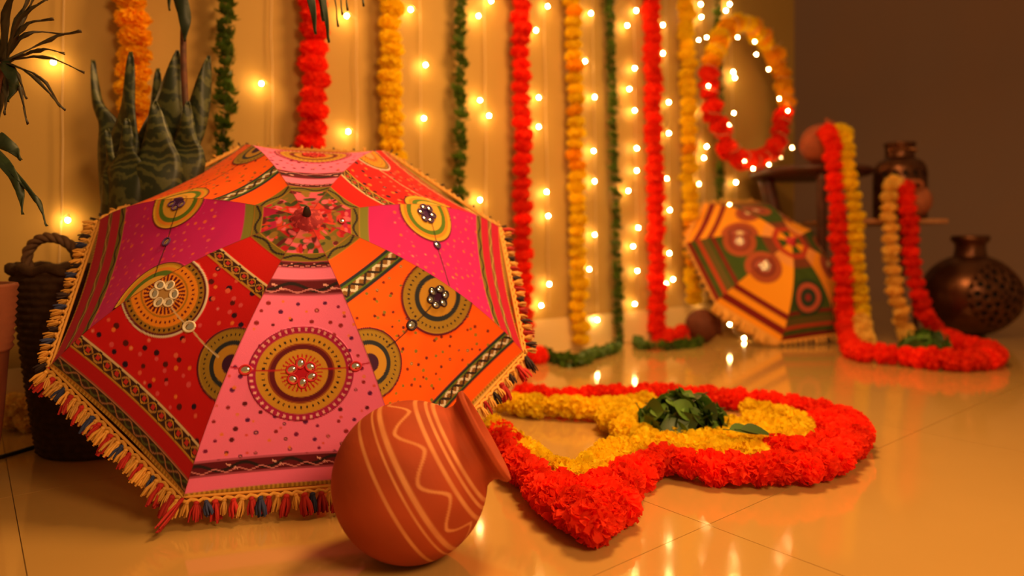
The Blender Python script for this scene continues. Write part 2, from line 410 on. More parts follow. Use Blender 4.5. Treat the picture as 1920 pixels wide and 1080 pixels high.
def band(col, H, X, Y, T_, a, b, kind, L):
    m = sm(a-.002, a+.002, T_)*(1-sm(b-.002, b+.002, T_)); v = (T_-a)/(b-a)      # v 0..1 across band
    on = m > .01
    if not on.any(): return
    H[:] += m*.0006
    wid = (b-a)*L
    def ln(d, w, c): paint(col, m*(1-sm(w*.6, w*1.3, np.abs(d))), c)
    if kind == 'pink':
        paint(col, m, MAROON); ln(v-.04, .05, (.5,.1,.2)); ln(v-.96, .05, (.5,.1,.2))
        k = 2*PI/(wid*2.6); paint(col, m*(np.abs(v-.5-.13*np.sin(X*k*2))<.07)*(np.cos(X*k*2) > .0), PALEPINK)
        ln(v-.5-.22*np.sin(X*k), .11, DARK); ln(v-.72+.1*np.sin(X*k*2), .04, (.7,.25,.3))
    elif kind == 'chain':
        paint(col, m, (.05,.016,.014)); ln(v-.07, .07, CREAM); ln(v-.93, .07, GOLD)
        k = PI/(wid*.75); s_ = np.sin(X*k); ln(v-.5-.26*s_, .07, GOLD); ln(v-.5+.26*s_, .07, (.50,.26,.06)); ln(v-.5-.36*s_, .06, DARK)
        paint(col, m*((np.abs(v-.5) < .13)&(np.abs(s_) > .85)), (.55,.03,.03))
    elif kind == 'olive':
        paint(col, m, (.035,.02,.010)); ln(v-.08, .07, (.5,.2,.12)); ln(v-.92, .07, DGOLD)
        k = PI/(wid*.9); s_ = np.sin(X*k); ln(v-.5-.25*s_, .08, (.10,.11,.03)); ln(v-.5+.25*s_, .07, (.36,.16,.08))
    elif kind == 'zig':
        paint(col, m, NAVY); m2 = m*((v > .2)&(v < .8)); paint(col, m2, (.25,.12,.03))
        k = 1/(wid*1.1); z1 = np.abs(((X*k) % 1)-.5)*2
        paint(col, m2*(np.abs(v-.25-.5*z1) < .10), WHITE); paint(col, m2*(np.abs(v-.75+.5*z1) < .09), (.03,.02,.02)); ln(v-.22, .04, GREEN); ln(v-.80, .04, GREEN)
    elif kind == 'wave':
        paint(col, m, OLIVE); k = 2*PI/(wid*3.0); ln(v-.5-.22*np.sin(X*k), .13, DARK); ln(v-.05, .06, DGOLD); ln(v-.95, .06, DGOLD)
    elif kind == 'goldwave':
        paint(col, m, (.22,.11,.03)); k = 2*PI/(wid*3.2); ln(v-.5-.22*np.sin(X*k+1), .12, (.55,.36,.10))
    elif kind == 'gold':
        paint(col, m, DGOLD); paint(col, m*(np.sin(X*900) > .2), (.65,.38,.05))
    elif kind == 'stripe': paint(col, m, (.20,.012,.010))
    elif kind == 'stripe2': paint(col, m, (.45,.05,.015))

def scatter(r, L, hwf, n, mind):
    pts = []; tries = 0
    while len(pts) < n and tries < 30000:
        tries += 1
        t = math.sqrt(r.uniform(.12, .80)); x = r.uniform(-1, 1)*hwf(t)*.97; y = t*L
        if all((x-a)**2+(y-b)**2 > mind*mind for a, b in pts): pts.append((x, y))
    return pts

def canopy_panel(U, k, spec, nt, nx, root, m, name='canopy_panel'):
    tt = np.linspace(.012, 1, nt); ss = np.linspace(-1, 1, nx)
    TT, SS = np.meshgrid(tt, ss, indexing='ij')
    A = U.rib(k, TT); B = U.rib(k+1, TT); f = (SS+1)[..., None]/2
    P = A*(1-f)+B*f
    # cloth sags a little between the ribs
    nrm = np.cross(np.gradient(P, axis=0), np.gradient(P, axis=1)); nrm /= (np.linalg.norm(nrm, axis=-1, keepdims=True)+1e-9)
    if (nrm[nt//2, nx//2]@U.a) < 0: nrm = -nrm
    P = P-nrm*((1-SS**2)*np.sin(TT*PI*.55)*.012*U.R/.45)[..., None]
    X = (SS*U.hw(TT)).ravel(); Y = U.yy(TT).ravel(); T_ = TT.ravel()
    L = float(U.yy(1.0)); col = np.tile(np.array(spec['base']), (X.size, 1)); H = np.zeros(X.size)
    rr = random.Random(k*13+5)
    if 'mott' in spec:
        paint(col, .35*(.5+.5*np.sin(X*90+np.sin(Y*60)*2))*(.5+.5*np.sin(Y*75+1.3)), spec['mott'])
    for n_, mind, r0, cols in spec['dots']:
        for (x, y) in scatter(rr, L, lambda t: float(U.hw(t)), n_, mind):
            i = np.nonzero((np.abs(X-x) < .009)&(np.abs(Y-y) < .009))[0]
            if i.size == 0: continue
            c = rr.choice(cols); rad = r0*rr.uniform(.75, 1.15); sub = col[i]
            paint(sub, disc(X[i], Y[i], x, y, rad), c)
            if rr.random() < .12 and r0 > .0025: paint(sub, disc(X[i], Y[i], x, y, rad*.4), (.8,.3,.3))
            col[i] = sub
    for g in spec['bands']:
        a, b, kind = g
        if isinstance(kind, str): band(col, H, X, Y, T_, a, b, kind, L)
        else: paint(col, sm(a-.002, a+.002, T_)*(1-sm(b-.002, b+.002, T_)), kind)
    for side, off, tc, R, style in spec['med']:
        cx = side*(float(U.hw(tc))-off); cy = float(U.yy(tc))
        medallion(col, H, X, Y, cx, cy, R, style)
    for (x0, t0, x1, t1, c) in spec.get('lines', []):
        y0 = float(U.yy(t0)); y1 = float(U.yy(t1)); dx, dy = x1-x0, y1-y0; l2 = dx*dx+dy*dy
        f_ = np.clip(((X-x0)*dx+(Y-y0)*dy)/l2, 0, 1); wob = .003*np.sin(f_*PI)
        d = np.hypot(X-x0-dx*f_, Y-y0-dy*f_-wob); paint(col, linem(d, .0013), c)
    if 'hub' in spec:
        for (a, b, c) in spec['hub']:
            paint(col, sm(a-.003, a+.003, T_)*(1-sm(b-.003, b+.003, T_)), c)
        for _ in range(22):
            y = L*.165*math.sqrt(rr.uniform(.08,1)); x = rr.uniform(-1,1)*float(U.hw(y/L))
            c = rr.choice([(.05,.07,.02),(.5,.01,.03),(.75,.13,.20),(.12,.012,.02),(.30,.16,.03),(.62,.05,.03)]); e = rr.uniform(.5,1.6)
            paint(col, (1-sm(.6, 1.0, np.hypot((X-x)/e, (Y-y)*e)/rr.uniform(.004,.010)))*(T_ < .165), c)
        band(col, H, X, Y, T_, .165, .20, 'wave', L)
    # stitched seam along both ribs
    e = np.minimum(1-SS, 1+SS).ravel()*U.hw(TT).ravel(); paint(col, (1-sm(.0006, .0016, e))*.5, (.25,.03,.03))
    P = P+nrm*H.reshape(TT.shape)[..., None]
    idx = np.arange(nt*nx).reshape(nt, nx)
    F = np.stack([idx[:-1,:-1], idx[:-1,1:], idx[1:,1:], idx[1:,:-1]], -1).reshape(-1, 4)
    me = bpy.data.meshes.new(name); me.vertices.add(nt*nx); me.vertices.foreach_set('co', P.astype(np.float32).ravel())
    me.loops.add(F.size); me.loops.foreach_set('vertex_index', F.astype(np.int32).ravel())
    me.polygons.add(len(F)); me.polygons.foreach_set('loop_start', np.arange(0, F.size, 4, dtype=np.int32)); me.polygons.foreach_set('use_smooth', np.ones(len(F), bool))
    me.update(calc_edges=True)
    ca = me.color_attributes.new('Col', 'FLOAT_COLOR', 'POINT'); ca.data.foreach_set('color', np.concatenate([col, np.ones((len(col), 1))], 1).astype(np.float32).ravel())
    me.materials.append(m)
    return put(name, me, root)

M_cloth = mat('printed_cotton', attr=True, rough=.8, sheen=.03, trans=.10, spec=.2, bump=(900, .25, .0008))
M_mirror = mat('shisha_mirror', (.92,.90,.86), .12, 1.0)
M_stitch = {'white': mat('white_stitching', (.78,.68,.52), .8), 'red': mat('red_stitching', (.60,.02,.03), .8), 'purple': mat('purple_stitching', (.08,.02,.14), .8), 'black': mat('black_stitching', (.03,.012,.03), .8)}
M_tas = {'gold': mat('gold_fringe', (.72,.34,.05), .6, var=.3), 'red': mat('red_fringe', (.50,.015,.010), .8, var=.3), 'blue': mat('blue_fringe', (.03,.04,.12), .8, var=.3),
         'black': mat('black_fringe', (.03,.012,.012), .8, var=.3), 'yellow': mat('yellow_fringe', (.85,.42,.06), .7, var=.2)}
def tassel_mesh(m, n=9, spread=.30, seed=0):
    r = random.Random(seed); b = MB()
    b.lathe([(.02,.02),(.13,-.03),(.15,-.12),(.08,-.2)], 6)
    for i in range(n):
        a = 2*PI*i/n+r.uniform(-.3,.3); o = spread*r.uniform(.3, 1)
        e = Vector((math.cos(a)*o, math.sin(a)*o, -1+r.uniform(0,.2))); s_ = Vector((math.cos(a)*.06, math.sin(a)*.06, -.15))
        b.tube([s_, s_.lerp(e, .5)+Vector((math.cos(a), math.sin(a), 0))*.06, e], [.08,.095,.06], 3, False)
    return b.mesh('tassel', m)
TAS = {c: [tassel_mesh(m, seed=s) for s in (1, 2)] for c, m in M_tas.items()}
disc_me = {}
def mirror_mesh(ry=1.0):
    b = MB(); n = 10; vs = [(0,0,.12)]+[(math.cos(2*PI*i/n)*.85, math.sin(2*PI*i/n)*.85*ry, .09) for i in range(n)]+[(math.cos(2*PI*i/n), math.sin(2*PI*i/n)*ry, -.05) for i in range(n)]
    b.add(vs, [(0,1+i,1+(i+1)%n) for i in range(n)]+[(1+i,11+i,11+(i+1)%n,1+(i+1)%n) for i in range(n)])
    return b.mesh('mirror', M_mirror)
MIR = mirror_mesh(.8)
def stitch_ring(m):
    b = MB(); b.tube([(math.cos(2*PI*i/14)*1.05, math.sin(2*PI*i/14)*.88, .06) for i in range(15)], .2, 5, False); return b.mesh('stitching', m)
STI = {c: stitch_ring(m) for c, m in M_stitch.items()}
def mirror(U, root, k, t, x, r, ang, st):
    p = U.pt(k, t, x); n = U.nrm(k, t)
    if n.dot(Vector(U.a)) < 0: n = -n
    ax = Vector(U.rib(k+1, t)-U.rib(k, t)).normalized(); ay = n.cross(ax)
    M = Matrix((ax, ay, n)).transposed(); q = M.to_quaternion() @ Quaternion((0,0,1), ang)
    sag = (1-(x/max(float(U.hw(t)),1e-6))**2)*math.sin(t*PI*.55)*.012*U.R/.45
    loc = p-n*max(sag,0)+n*.0018
    o = put('mirror', MIR, root, loc, q, r)
    put('stitching', STI[st], o, loc)
    o.children[0].rotation_mode = 'QUATERNION'
def mirror_flower(U, root, k, side, off, tc, R, st, n=6):
    cx = side*(float(U.hw(tc))-off); y0 = float(U.yy(tc)); L = float(U.yy(1.0))
    for i in range(n):
        a = 2*PI*i/n+.4
        x = cx+math.cos(a)*R; y = y0+math.sin(a)*R
        if abs(x) > float(U.hw(y/L)): continue
        mirror(U, root, k, y/L, x, R*.46, a, st)
def fringe(U, root, k, n, cols, length, lean, sc_=1.0):
    A = Vector(U.rib(k, 1.0)); B = Vector(U.rib(k+1, 1.0)); mid = (A+B)/2; out = (mid-Vector(U.C)).normalized()
    b = MB(); pts = [A.lerp(B, i/60)+out*(.004+.0025*math.sin(i*PI/1.5))-Vector(U.a)*.002 for i in range(61)]
    b.tube(pts, .0034*sc_, 6); b.tube([A.lerp(B, i/60)-out*.0015 for i in range(61)], .0024*sc_, 5)
    put('trim_braid', b.mesh('trim_braid', M_tas['gold']), root)
    for i in range(n):
        p = A.lerp(B, (i+.5)/n)+out*.006
        c = cols[i % len(cols)]
        d = (out*lean+Vector((0,0,-1))*(1-lean)+Vector((random.gauss(0,.14), random.gauss(0,.08), random.gauss(0,.1)))).normalized()
        q = (-d).to_track_quat('Z', 'Y'); Ls = length*random.uniform(.8,1.2)*(1.25 if c in ('red',) else 1)
        if p.z+d.z*Ls < .004 and d.z < 0: Ls = max(.008, (p.z-.004)/(-d.z))
        put('tassel', random.choice(TAS[c]), root, p, q, (Ls*1.05, Ls*1.05, Ls))

def frame_parts(U, root, handle_len, m_pole, m_grip):
    C = Vector(U.C); a = Vector(U.a); R = U.R
    top = C+a*(U.hr*R-.004)
    end = C-a*handle_len
    put('pole', MB().tube([top, end], .006, 10).mesh('pole', m_pole), root)
    g = [end+a*.02, end-a*.07]
    if g[1].z < .02: g[1] = end-a*max(.01, (end.z-.02)/max(a.z, .1))
    put('handle', MB().tube(g, [.011, .010], 12).mesh('handle', m_grip), root)
    for k in range(8):
        put('rib', MB().tube([Vector(U.rib(k, t, .02+.01*(t < .99)))*1 for t in np.linspace(.05, .995, 12)], .002, 5).mesh('rib', m_pole), root)
        put('strut', MB().tube([C+a*(U.hr*R*.25), Vector(U.rib(k, .55, .025))], .0018, 5).mesh('strut', m_pole), root)

U = Umb((-.393, 1.3006, .3427), .436, .2573, .7266, -.4068, .436)
M_steel = mat('dark_painted_steel', (.05,.04,.04), .4, .6)
M_grip = mat('dark_wood_grip', (.10,.04,.015), .5)
um = thing('embroidered_umbrella', 'large open umbrella in red, pink, orange and magenta embroidered panels, tasselled rim', 'umbrella', (U.C[0], U.C[1], 0))
def hub(c1, c2): return [(0,.055,(.30,.006,.02)),(.055,.11,c1),(.11,.165,c2)]
W_ = lambda t: float(U.hw(t))
pinkspec = dict(base=PINK, mott=(.92,.20,.42), dots=[(105,.0155,.0035,[MAROON,(.22,.01,.08),(.30,.02,.03),(.12,.01,.10)]),(45,.02,.0026,[(.90,.22,.05),(.80,.10,.10)])],
    bands=[(.20,.228,'pink'),(.228,.272,(.95,.22,.46)),(.272,.335,'pink'),(.885,.937,'pink'),(.985,1.01,'gold')],
    med=[(0,0,.612,.080,'pink')], lines=[(-W_(.585)*.98,.585,-.03,.60,(.5,.01,.03)),(W_(.585)*.98,.585,.03,.60,(.5,.01,.03))], hub=hub((.55,.10,.12),(.75,.12,.22)))
redspec = dict(base=RED, mott=(.72,.012,.02), dots=[(46,.022,.0048,[(.035,.006,.02),(.02,.006,.03),(.10,.008,.01)]),(70,.016,.0040,[(.80,.13,.08),(.75,.09,.12),(.85,.20,.04)])],
    bands=[(.205,.30,(.66,.010,.010)),(.30,.352,'chain'),(.83,.89,'chain'),(.89,.94,(.50,.008,.014)),(.94,.988,'olive'),(.988,1.01,'gold')],
    med=[(-1,.027,.545,.074,'redside'),(1,.0,.575,.062,'orgside')], lines=[(-W_(.55)*.55,.56,.0,.575,CREAM),(.0,.575,W_(.57)*.75,.585,CREAM)], hub=hub((.5,.01,.02),(.12,.09,.02)))
magspec = dict(base=MAG, mott=(.48,.012,.18), dots=[(95,.0155,.0034,[(.85,.12,.06),(.78,.10,.14),(.80,.06,.10)]),(60,.014,.0022,[(.6,.04,.25),(.7,.06,.2)])],
    bands=[(.20,.235,(.20,.20,.03)),(.80,.835,'wave'),(.835,.89,(.52,.008,.05)),(.89,.92,'goldwave'),(.92,.99,(.52,.008,.05)),(.99,1.01,'gold')],
    med=[(-1,.006,.52,.060,'magside'),(1,-.027,.545,.074,'magside')], lines=[(-W_(.5)*.8,.52,.0,.545,DARK),(.0,.545,W_(.55)*.8,.55,DARK)], hub=hub((.16,.10,.03),(.45,.01,.08)))
orgspec = dict(base=ORG, mott=(.95,.09,.006), dots=[(75,.0155,.0030,[(.20,.02,.01),(.12,.02,.02)]),(60,.0155,.0030,[(.30,.20,.02),(.22,.18,.03)])],
    bands=[(.20,.30,(.95,.11,.006)),(.30,.372,'zig'),(.86,.925,'zig'),(.988,1.01,'gold')],
    med=[(-1,.0,.585,.062,'orgside'),(1,.030,.57,.072,'orgside')], lines=[(-W_(.58)*.6,.585,.0,.585,DARK),(.0,.585,W_(.57)*.6,.575,DARK)], hub=hub((.55,.02,.02),(.20,.16,.03)))
import copy
# panel k lies between rib k and k+1, counted counter-clockwise; the seam medallions differ by neighbour
def S_(spec, med=None, lines=None):
    s_ = dict(spec)
    if med is not None: s_['med'] = med
    if lines is not None: s_['lines'] = lines
    return s_
flip = lambda ls: [(-a, b, -c, d, e) for a, b, c, d, e in ls]
panels = [S_(magspec, [(1,.022,.50,.066,'magside')], [(W_(.5)*.8,.51,.0,.545,DARK),(.0,.545,-W_(.56)*.98,.57,DARK)]),
          S_(redspec, [(-1,-.022,.50,.066,'magside'),(1,0,.60,.058,'redside')], flip(redspec['lines'])),
          S_(pinkspec, [(0,0,.612,.078,'pink')]),
          S_(orgspec, [(-1,0,.60,.058,'orgside'),(1,-.006,.52,.060,'magside')]),
          magspec, redspec, pinkspec, orgspec]
for k in range(8): canopy_panel(U, k, panels[k], 250, 200 if k not in (1, 2, 3) else 150, um, M_cloth)
mirror_flower(U, um, 6, 0, 0, .612, .0165, 'red'); mirror_flower(U, um, 2, 0, 0, .612, .0165, 'red')
mirror_flower(U, um, 5, -1, .027, .545, .0165, 'white'); mirror_flower(U, um, 4, 1, -.027, .545, .0165, 'white')
mirror_flower(U, um, 0, 1, .022, .50, .0150, 'purple'); mirror_flower(U, um, 1, -1, -.022, .50, .0150, 'purple')
mirror_flower(U, um, 7, 1, .030, .57, .0150, 'black'); mirror_flower(U, um, 4, -1, .006, .52, .014, 'purple')
mirror(U, um, 5, .575, .0, .0095, .5, 'white'); mirror(U, um, 4, .545, 0, .008, 0, 'purple'); mirror(U, um, 0, .545, 0, .008, 0, 'purple'); mirror(U, um, 7, .585, 0, .009, 0, 'black')
mirror(U, um, 6, .595, -W_(.59)*.78, .008, 0, 'red'); mirror(U, um, 6, .595, W_(.59)*.78, .008, 0, 'red'); mirror(U, um, 0, .13, .0, .006, 0, 'red')
fringe(U, um, 5, 36, ['gold','gold','red','gold','gold','blue','gold','red'], .026, .5)
fringe(U, um, 6, 26, ['gold','red','blue','red','gold','red'], .027, .25)
fringe(U, um, 4, 28, ['gold','gold','gold','black','gold','blue'], .020, .8)
fringe(U, um, 7, 26, ['gold','black','gold','red'], .024, .5)
fringe(U, um, 0, 24, ['gold','black','gold','red'], .020, .85)
for k in (1, 2, 3): fringe(U, um, k, 14, ['gold','black'], .010, .8)
for k in range(8):                        # one longer tassel at every rib tip
    c = 'red' if k in (5, 6, 7) else 'black'
    p = Vector(U.rib(k, 1.0)); out = (p-Vector(U.C)).normalized(); d = (out*.5+V(0,0,-.6)).normalized() if k in (5,6,7,0) else (out*.9+V(0,0,-.1)).normalized()
    Ls = .058 if k == 6 else (.045 if k in (0,7,5) else .02)
    if p.z+d.z*Ls < .003: 
        d = (Vector((out.x, out.y, 0)).normalized()*.8+V(-.1,-.25,0)); d.z = -(p.z-.004)/Ls; d.normalize()
    put('corner_tassel', TAS[c][0], um, p, (-d).to_track_quat('Z','Y'), (Ls*.4, Ls*.4, Ls))
apex = Vector(U.C)+Vector(U.a)*(U.hr*U.R)
q = Vector(U.a).to_track_quat('Z', 'Y').to_matrix().to_4x4()
b = MB(); n = 24; vs = []
for j, (rr_, zz) in enumerate([(.004,.010),(.012,.009),(.022,.004),(.030,-.003)]):
    for i in range(n):
        w = 1+.16*math.sin(i*PI/1.5+j)*(j/3); vs.append(Matrix.Translation(apex) @ q @ Vector((rr_*w*math.cos(2*PI*i/n), rr_*w*math.sin(2*PI*i/n), zz+.003*math.sin(i*PI/1.5)*j/3)))
b.add(vs, [(j*n+i, j*n+(i+1) % n, (j+1)*n+(i+1) % n, (j+1)*n+i) for j in range(3) for i in range(n)])
put('top_cap', b.mesh('top_cap', mat('dark_red_cap_cloth', (.30,.008,.02), .8, noise=(120, (.6,.05,.06), .5, .6))), um)
put('ferrule', MB().lathe([(.0075,.0),(.007,.016),(.0045,.026),(.001,.029)], 12, Matrix.Translation(apex) @ q, False).mesh('ferrule', M_steel), um)
frame_parts(U, um, .30, M_steel, M_grip)

# small umbrella
U2 = Umb((1.167, 3.0541, .3306), .4069, .3476, .6352, -.3226, .458)
u2 = thing('small_umbrella', 'open umbrella with yellow and green panels and maroon stripes, leaning on the wall end', 'umbrella', (U2.C[0], U2.C[1], 0))
YEL = (.92,.36,.015); GRN = (.045,.085,.012)
AA = .003
y_s = dict(base=YEL, dots=[], bands=[(.14,.2,(.5,.05,.02)),(.2,.3,(.85,.35,.08)),(.74,.80,'stripe'),(.87,.94,'stripe')], med=[(-1,.03,.50,.075,'small')])
g_s = dict(base=GRN, mott=(.07,.13,.02), dots=[], bands=[(.14,.2,(.5,.05,.02)),(.2,.3,(.2,.05,.02)),(.72,.76,'stripe'),(.79,.86,(.12,.09,.02)),(.86,.90,'stripe2'),(.95,1.01,'stripe')], med=[(1,.03,.50,.075,'small')])
P2 = [None]*8
for k in range(8):                         # 3 = yellow top-left, 4 = green left, 5 = yellow bottom, 6 = green bottom right
    if k % 2 == 1: P2[k] = S_(y_s, {3: [(-1,.0,.50,.06,'small'),(1,.02,.50,.085,'small')], 5: [(-1,.015,.44,.080,'small')]}.get(k, [(1,.02,.5,.07,'small')]))
    else: P2[k] = S_(g_s, {4: [(-1,.03,.52,.075,'small'),(1,-.015,.44,.080,'small')], 6: [(0,.0,.60,.085,'smallgreen')]}.get(k, [(0,0,.6,.07,'small')]))
for k in range(8): canopy_panel(U2, k, P2[k], 110, 90, u2, M_cloth)
mirror_flower(U2, u2, 5, -1, .015, .44, .017, 'white'); mirror_flower(U2, u2, 4, -1, .03, .52, .013, 'white', 5)
for k, cc, n in ((5, ['yellow'], 22), (6, ['black','yellow'], 22), (4, ['gold','black'], 16), (3, ['yellow'], 12), (7, ['yellow'], 12), (0, ['yellow'], 10), (1, ['yellow'], 10), (2, ['yellow'], 10)):
    fringe(U2, u2, k, n, cc, .046 if k in (5, 6) else .018, .35 if k in (5, 6) else .7, 1.2)
ap2 = Vector(U2.C)+Vector(U2.a)*(U2.hr*U2.R); q2 = Vector(U2.a).to_track_quat('Z', 'Y').to_matrix().to_4x4()
put('top_cap', MB().lathe([(.03,-.006),(.022,.004),(.010,.010),(.008,.03),(.001,.034)], 14, Matrix.Translation(ap2) @ q2).mesh('top_cap', mat('red_cap_cloth', (.5,.02,.03), .8)), u2)
frame_parts(U2, u2, .22, M_steel, M_grip)

# ------------------------------------------------------------------ clay pots
M_clay = mat('painted_terracotta', attr=True, rough=.75, noise=None, bump=(45, .25, .003), spec=.25)
def pot_profile(R):
    P = []
    for i in range(40):
        th = -PI/2+.30+(PI/2+.98-.30)*i/39
        P.append((R*math.cos(th)*1.0, R*.98*math.sin(th)))
    P = [(.001, P[0][1]-.0005), (P[0][0]*.6, P[0][1]-.0005)]+P
    r0, z0 = P[-1]
    P += [(r0*.965, z0+.05*R), (r0*.955, z0+.11*R), (r0*1.0, z0+.17*R), (r0*1.10, z0+.21*R), (r0*1.16, z0+.25*R), (r0*1.15, z0+.30*R), (r0*1.07, z0+.31*R),
          (r0*.93, z0+.22*R), (r0*.86, z0+.10*R), (r0*.86, z0)]
    for i in range(12):
        th = .95-(PI/2+.7)*i/11; P.append((R*.94*math.cos(th), R*.92*math.sin(th)))
    return P
def clay_pot(label, c, R, axis, paintlines=True, colr=(.40,.058,.014), spin=0.0, n=96):
    root = thing('clay_pot', label, 'pot', (c.x, c.y, 0 if c.z < .3 else c.z-R), None)
    M = Matrix.Translation(c) @ Vector(axis).normalized().to_track_quat('Z', 'Y').to_matrix().to_4x4() @ Matrix.Rotation(spin, 4, 'Z')
    prof = pot_profile(R); fine = [prof[0]]
    for a, b2 in zip(prof[:-1], prof[1:]):
        m_ = 4 if paintlines else 1
        for j in range(1, m_+1): fine.append((a[0]+(b2[0]-a[0])*j/m_, a[1]+(b2[1]-a[1])*j/m_))
    n = 240 if paintlines else 64
    body = MB().lathe(fine, n, M); me = body.mesh('body', M_clay)
    N = len(fine); ang = np.tile(np.arange(n)*2*PI/n, N); z = np.repeat(np.array([p[1] for p in fine]), n)/R; first = np.repeat(np.arange(N) < (42*(4 if paintlines else 1)+8), n)
    col = np.tile(np.array(colr), (N*n, 1)); mot = .5+.5*np.sin(ang*3+z*4)*np.sin(ang*5-z*7); col *= (.86+.22*mot)[:, None]
    if paintlines:
        lc = np.array((.70,.27,.09))
        def pl(zc, w, amp=1.0, f=0, ph=0, extra=0):
            zz = zc+(extra if f else 0)
            if f:
                tri = 2/PI*np.arcsin(np.sin(ang*f+ph)); tri = .25*tri+.75*np.sin(ang*f+ph); zz = zc+amp*tri
            wear = .55+.45*np.sin(ang*4+zc*9)*np.sin(ang*9+1)
            m = (1-sm(w*.6, w*1.2, np.abs(z-zz)))*first*(.65+.35*wear)
            col[:] = col*(1-m[:, None])+lc*m[:, None]
        pl(-.17,.022); pl(.02,.017); pl(.12,.034); pl(.35,.024,.115,9); pl(.54,.022); pl(.645,.017); pl(.715,.020)
    ca = me.color_attributes.new('Col', 'FLOAT_COLOR', 'POINT'); ca.data.foreach_set('color', np.concatenate([col, np.ones((len(col), 1))], 1).astype(np.float32).ravel())
    put('body', me, root)
    return root
pc = at(770, 900, .905); pc.z = .1035
clay_pot('large terracotta pot with painted cream lines, tipped before the big umbrella', pc, .106, (.87, .10, .50), True, spin=.35)
ca_ = at(1541, 263, 3.14); ca_.z = .897
clay_pot('small plain clay pot tipped over on the tall dark stool', ca_, .098, (.45, -.45, .75), False, (.36,.09,.04))
cb_ = at(1712, 366, 3.08); cb_.z = .630
clay_pot('small clay pot tipped over on the light shelf before the metal jug', cb_, .078, (-.38, -.45, .8), False, (.36,.10,.04))
cc_ = on_floor(1338, 646); cc_.z = .072; 
clay_pot('dark clay pot lying on the floor behind the red garland end', cc_+V(-.03,.07,0), .074, (.9, -.25, .05), False, (.12,.03,.012))

# ------------------------------------------------------------------ rangoli of marigolds on the floor, pouring from the pot
def ground_path(px, z=.027): return [on_floor(x, y, z) for x, y in px]
red1 = [(935,812),(952,845),(982,880),(1012,912),(1046,945),(1082,972),(1122,985),(1148,955),(1168,915),(1200,882),(1245,868),(1300,876),(1360,882),(1420,884),(1480,882),(1540,874),(1585,848),(1606,822),(1592,794),(1550,776),(1500,765),(1440,756),(1380,750),(1320,746),(1260,742),(1200,744),(1120,749),(1040,748),(975,742)]
rg = thing('marigold_garland', 'long red marigold garland outlining the flower shape on the floor', 'garland', tuple(on_floor(1300, 870)), 'marigold garlands laid on the floor')
for p, t in along(spline(ground_path(red1)), .041):
    flower(rg, 'red', p+Vector((random.gauss(0,.004), random.gauss(0,.004), random.gauss(0,.002)+.004)), (t.x*.4+random.gauss(0,.3), t.y*.4+random.gauss(0,.3), 1), .034, .84)
for seq in ([(1062,912),(1082,938),(1105,955),(1128,935),(1140,905)], [(1450,842),(1500,845),(1545,838),(1572,815),(1560,795),(1525,785)],[(1050,925),(1090,950)]):
    for p, t in along(spline(ground_path(seq, .038)), .042):
        flower(rg, 'red', p+Vector((random.gauss(0,.005), random.gauss(0,.005), 0)), (random.gauss(0,.5), random.gauss(0,.5), 1), .033, .84)
yg = thing('marigold_garland', 'golden marigold garland coiled inside the red floor garland', 'garland', tuple(on_floor(1250, 830)), 'marigold garlands laid on the floor')
yel = [[(942,752),(980,758),(1020,761),(1060,763),(1100,765),(1140,764),(1180,760),(1215,754)],
       [(1140,782),(1160,800),(1195,818),(1235,832),(1285,842),(1340,846),(1400,846),(1450,832),(1492,812),(1500,792),(1465,780),(1420,773),(1380,768)],
       [(922,800),(956,828),(996,856),(1040,882),(1078,896),(1106,900),(1128,868),(1155,850),(1190,840),(1230,850),(1280,858)],
       [(1150,775),(1180,790),(1200,805)], [(1180,775),(1220,790)], [(1265,822),(1310,828),(1360,826),(1410,818),(1450,805),(1440,795),(1400,800)], [(1330,858),(1400,858),(1440,850)], [(1100,884),(1124,864),(1150,846)], [(1300,800),(1350,806),(1390,795)], [(1250,800),(1230,815)]]
for seq in yel:
    for p, t in along(spline(ground_path(seq, .030)), .034):
        flower(yg, 'yellow', p+Vector((random.gauss(0,.004), random.gauss(0,.004), random.gauss(0,.002))), (random.gauss(0,.4), random.gauss(0,.4), 1), .031, .86)
M_bleaf = mat('dark_green_glossy_leaf', (.085,.20,.022), .45, var=.75, noise=(25, (.10,.17,.02), .4, .7), trans=.1)
lp = thing('leaf_pile', 'pile of dark green leaves on the golden marigolds', 'leaves', tuple(on_floor(1285, 800)))
def big_leaf(seed):
    r = random.Random(seed); b = MB(); leaf_shape(b, Vector((0,0,0)), Vector((1,0,0)), Vector((0,0,1)), 1, r.uniform(.6,.75), r.uniform(.1,.35), r.uniform(-.1,.35), 8)
    b.tube([(-.22,0,.0),(0,0,0)], .018, 4); return b.mesh('leaf', M_bleaf)
BL = [big_leaf(s) for s in range(4)]
lc_ = on_floor(1278, 808, .03); lc_.z = .03
def leaf_heap(root, c, rx, ry, h, n, L0):
    for i in range(n):
        th = math.acos(random.uniform(.12, 1)); ph = random.uniform(0, 6.28)
        nn = Vector((math.cos(ph)*math.sin(th), math.sin(ph)*math.sin(th), math.cos(th)))
        k = random.uniform(.65, 1.0); p = c+Vector((nn.x*rx*k, nn.y*ry*k, nn.z*h*k))
        nn = (nn+Vector((random.gauss(0,.5), random.gauss(0,.5), random.gauss(0,.35)))).normalized()
        d = nn.orthogonal().normalized(); d.rotate(Quaternion(nn, random.uniform(0, 6.28)))
        q = Matrix((d, nn.cross(d), nn)).transposed().to_quaternion(); L_ = L0*random.uniform(.8, 1.25)
        put('leaf', random.choice(BL), root, p-d*L_*.5, q, L_)
leaf_heap(lp, lc_, .092, .075, .074, 110, .062)
for x, y, rz in ((1368,806,.1),(1390,806,.0)):
    put('leaf', BL[0], lp, on_floor(x, y, .072), (.2, .1, rz), .06)

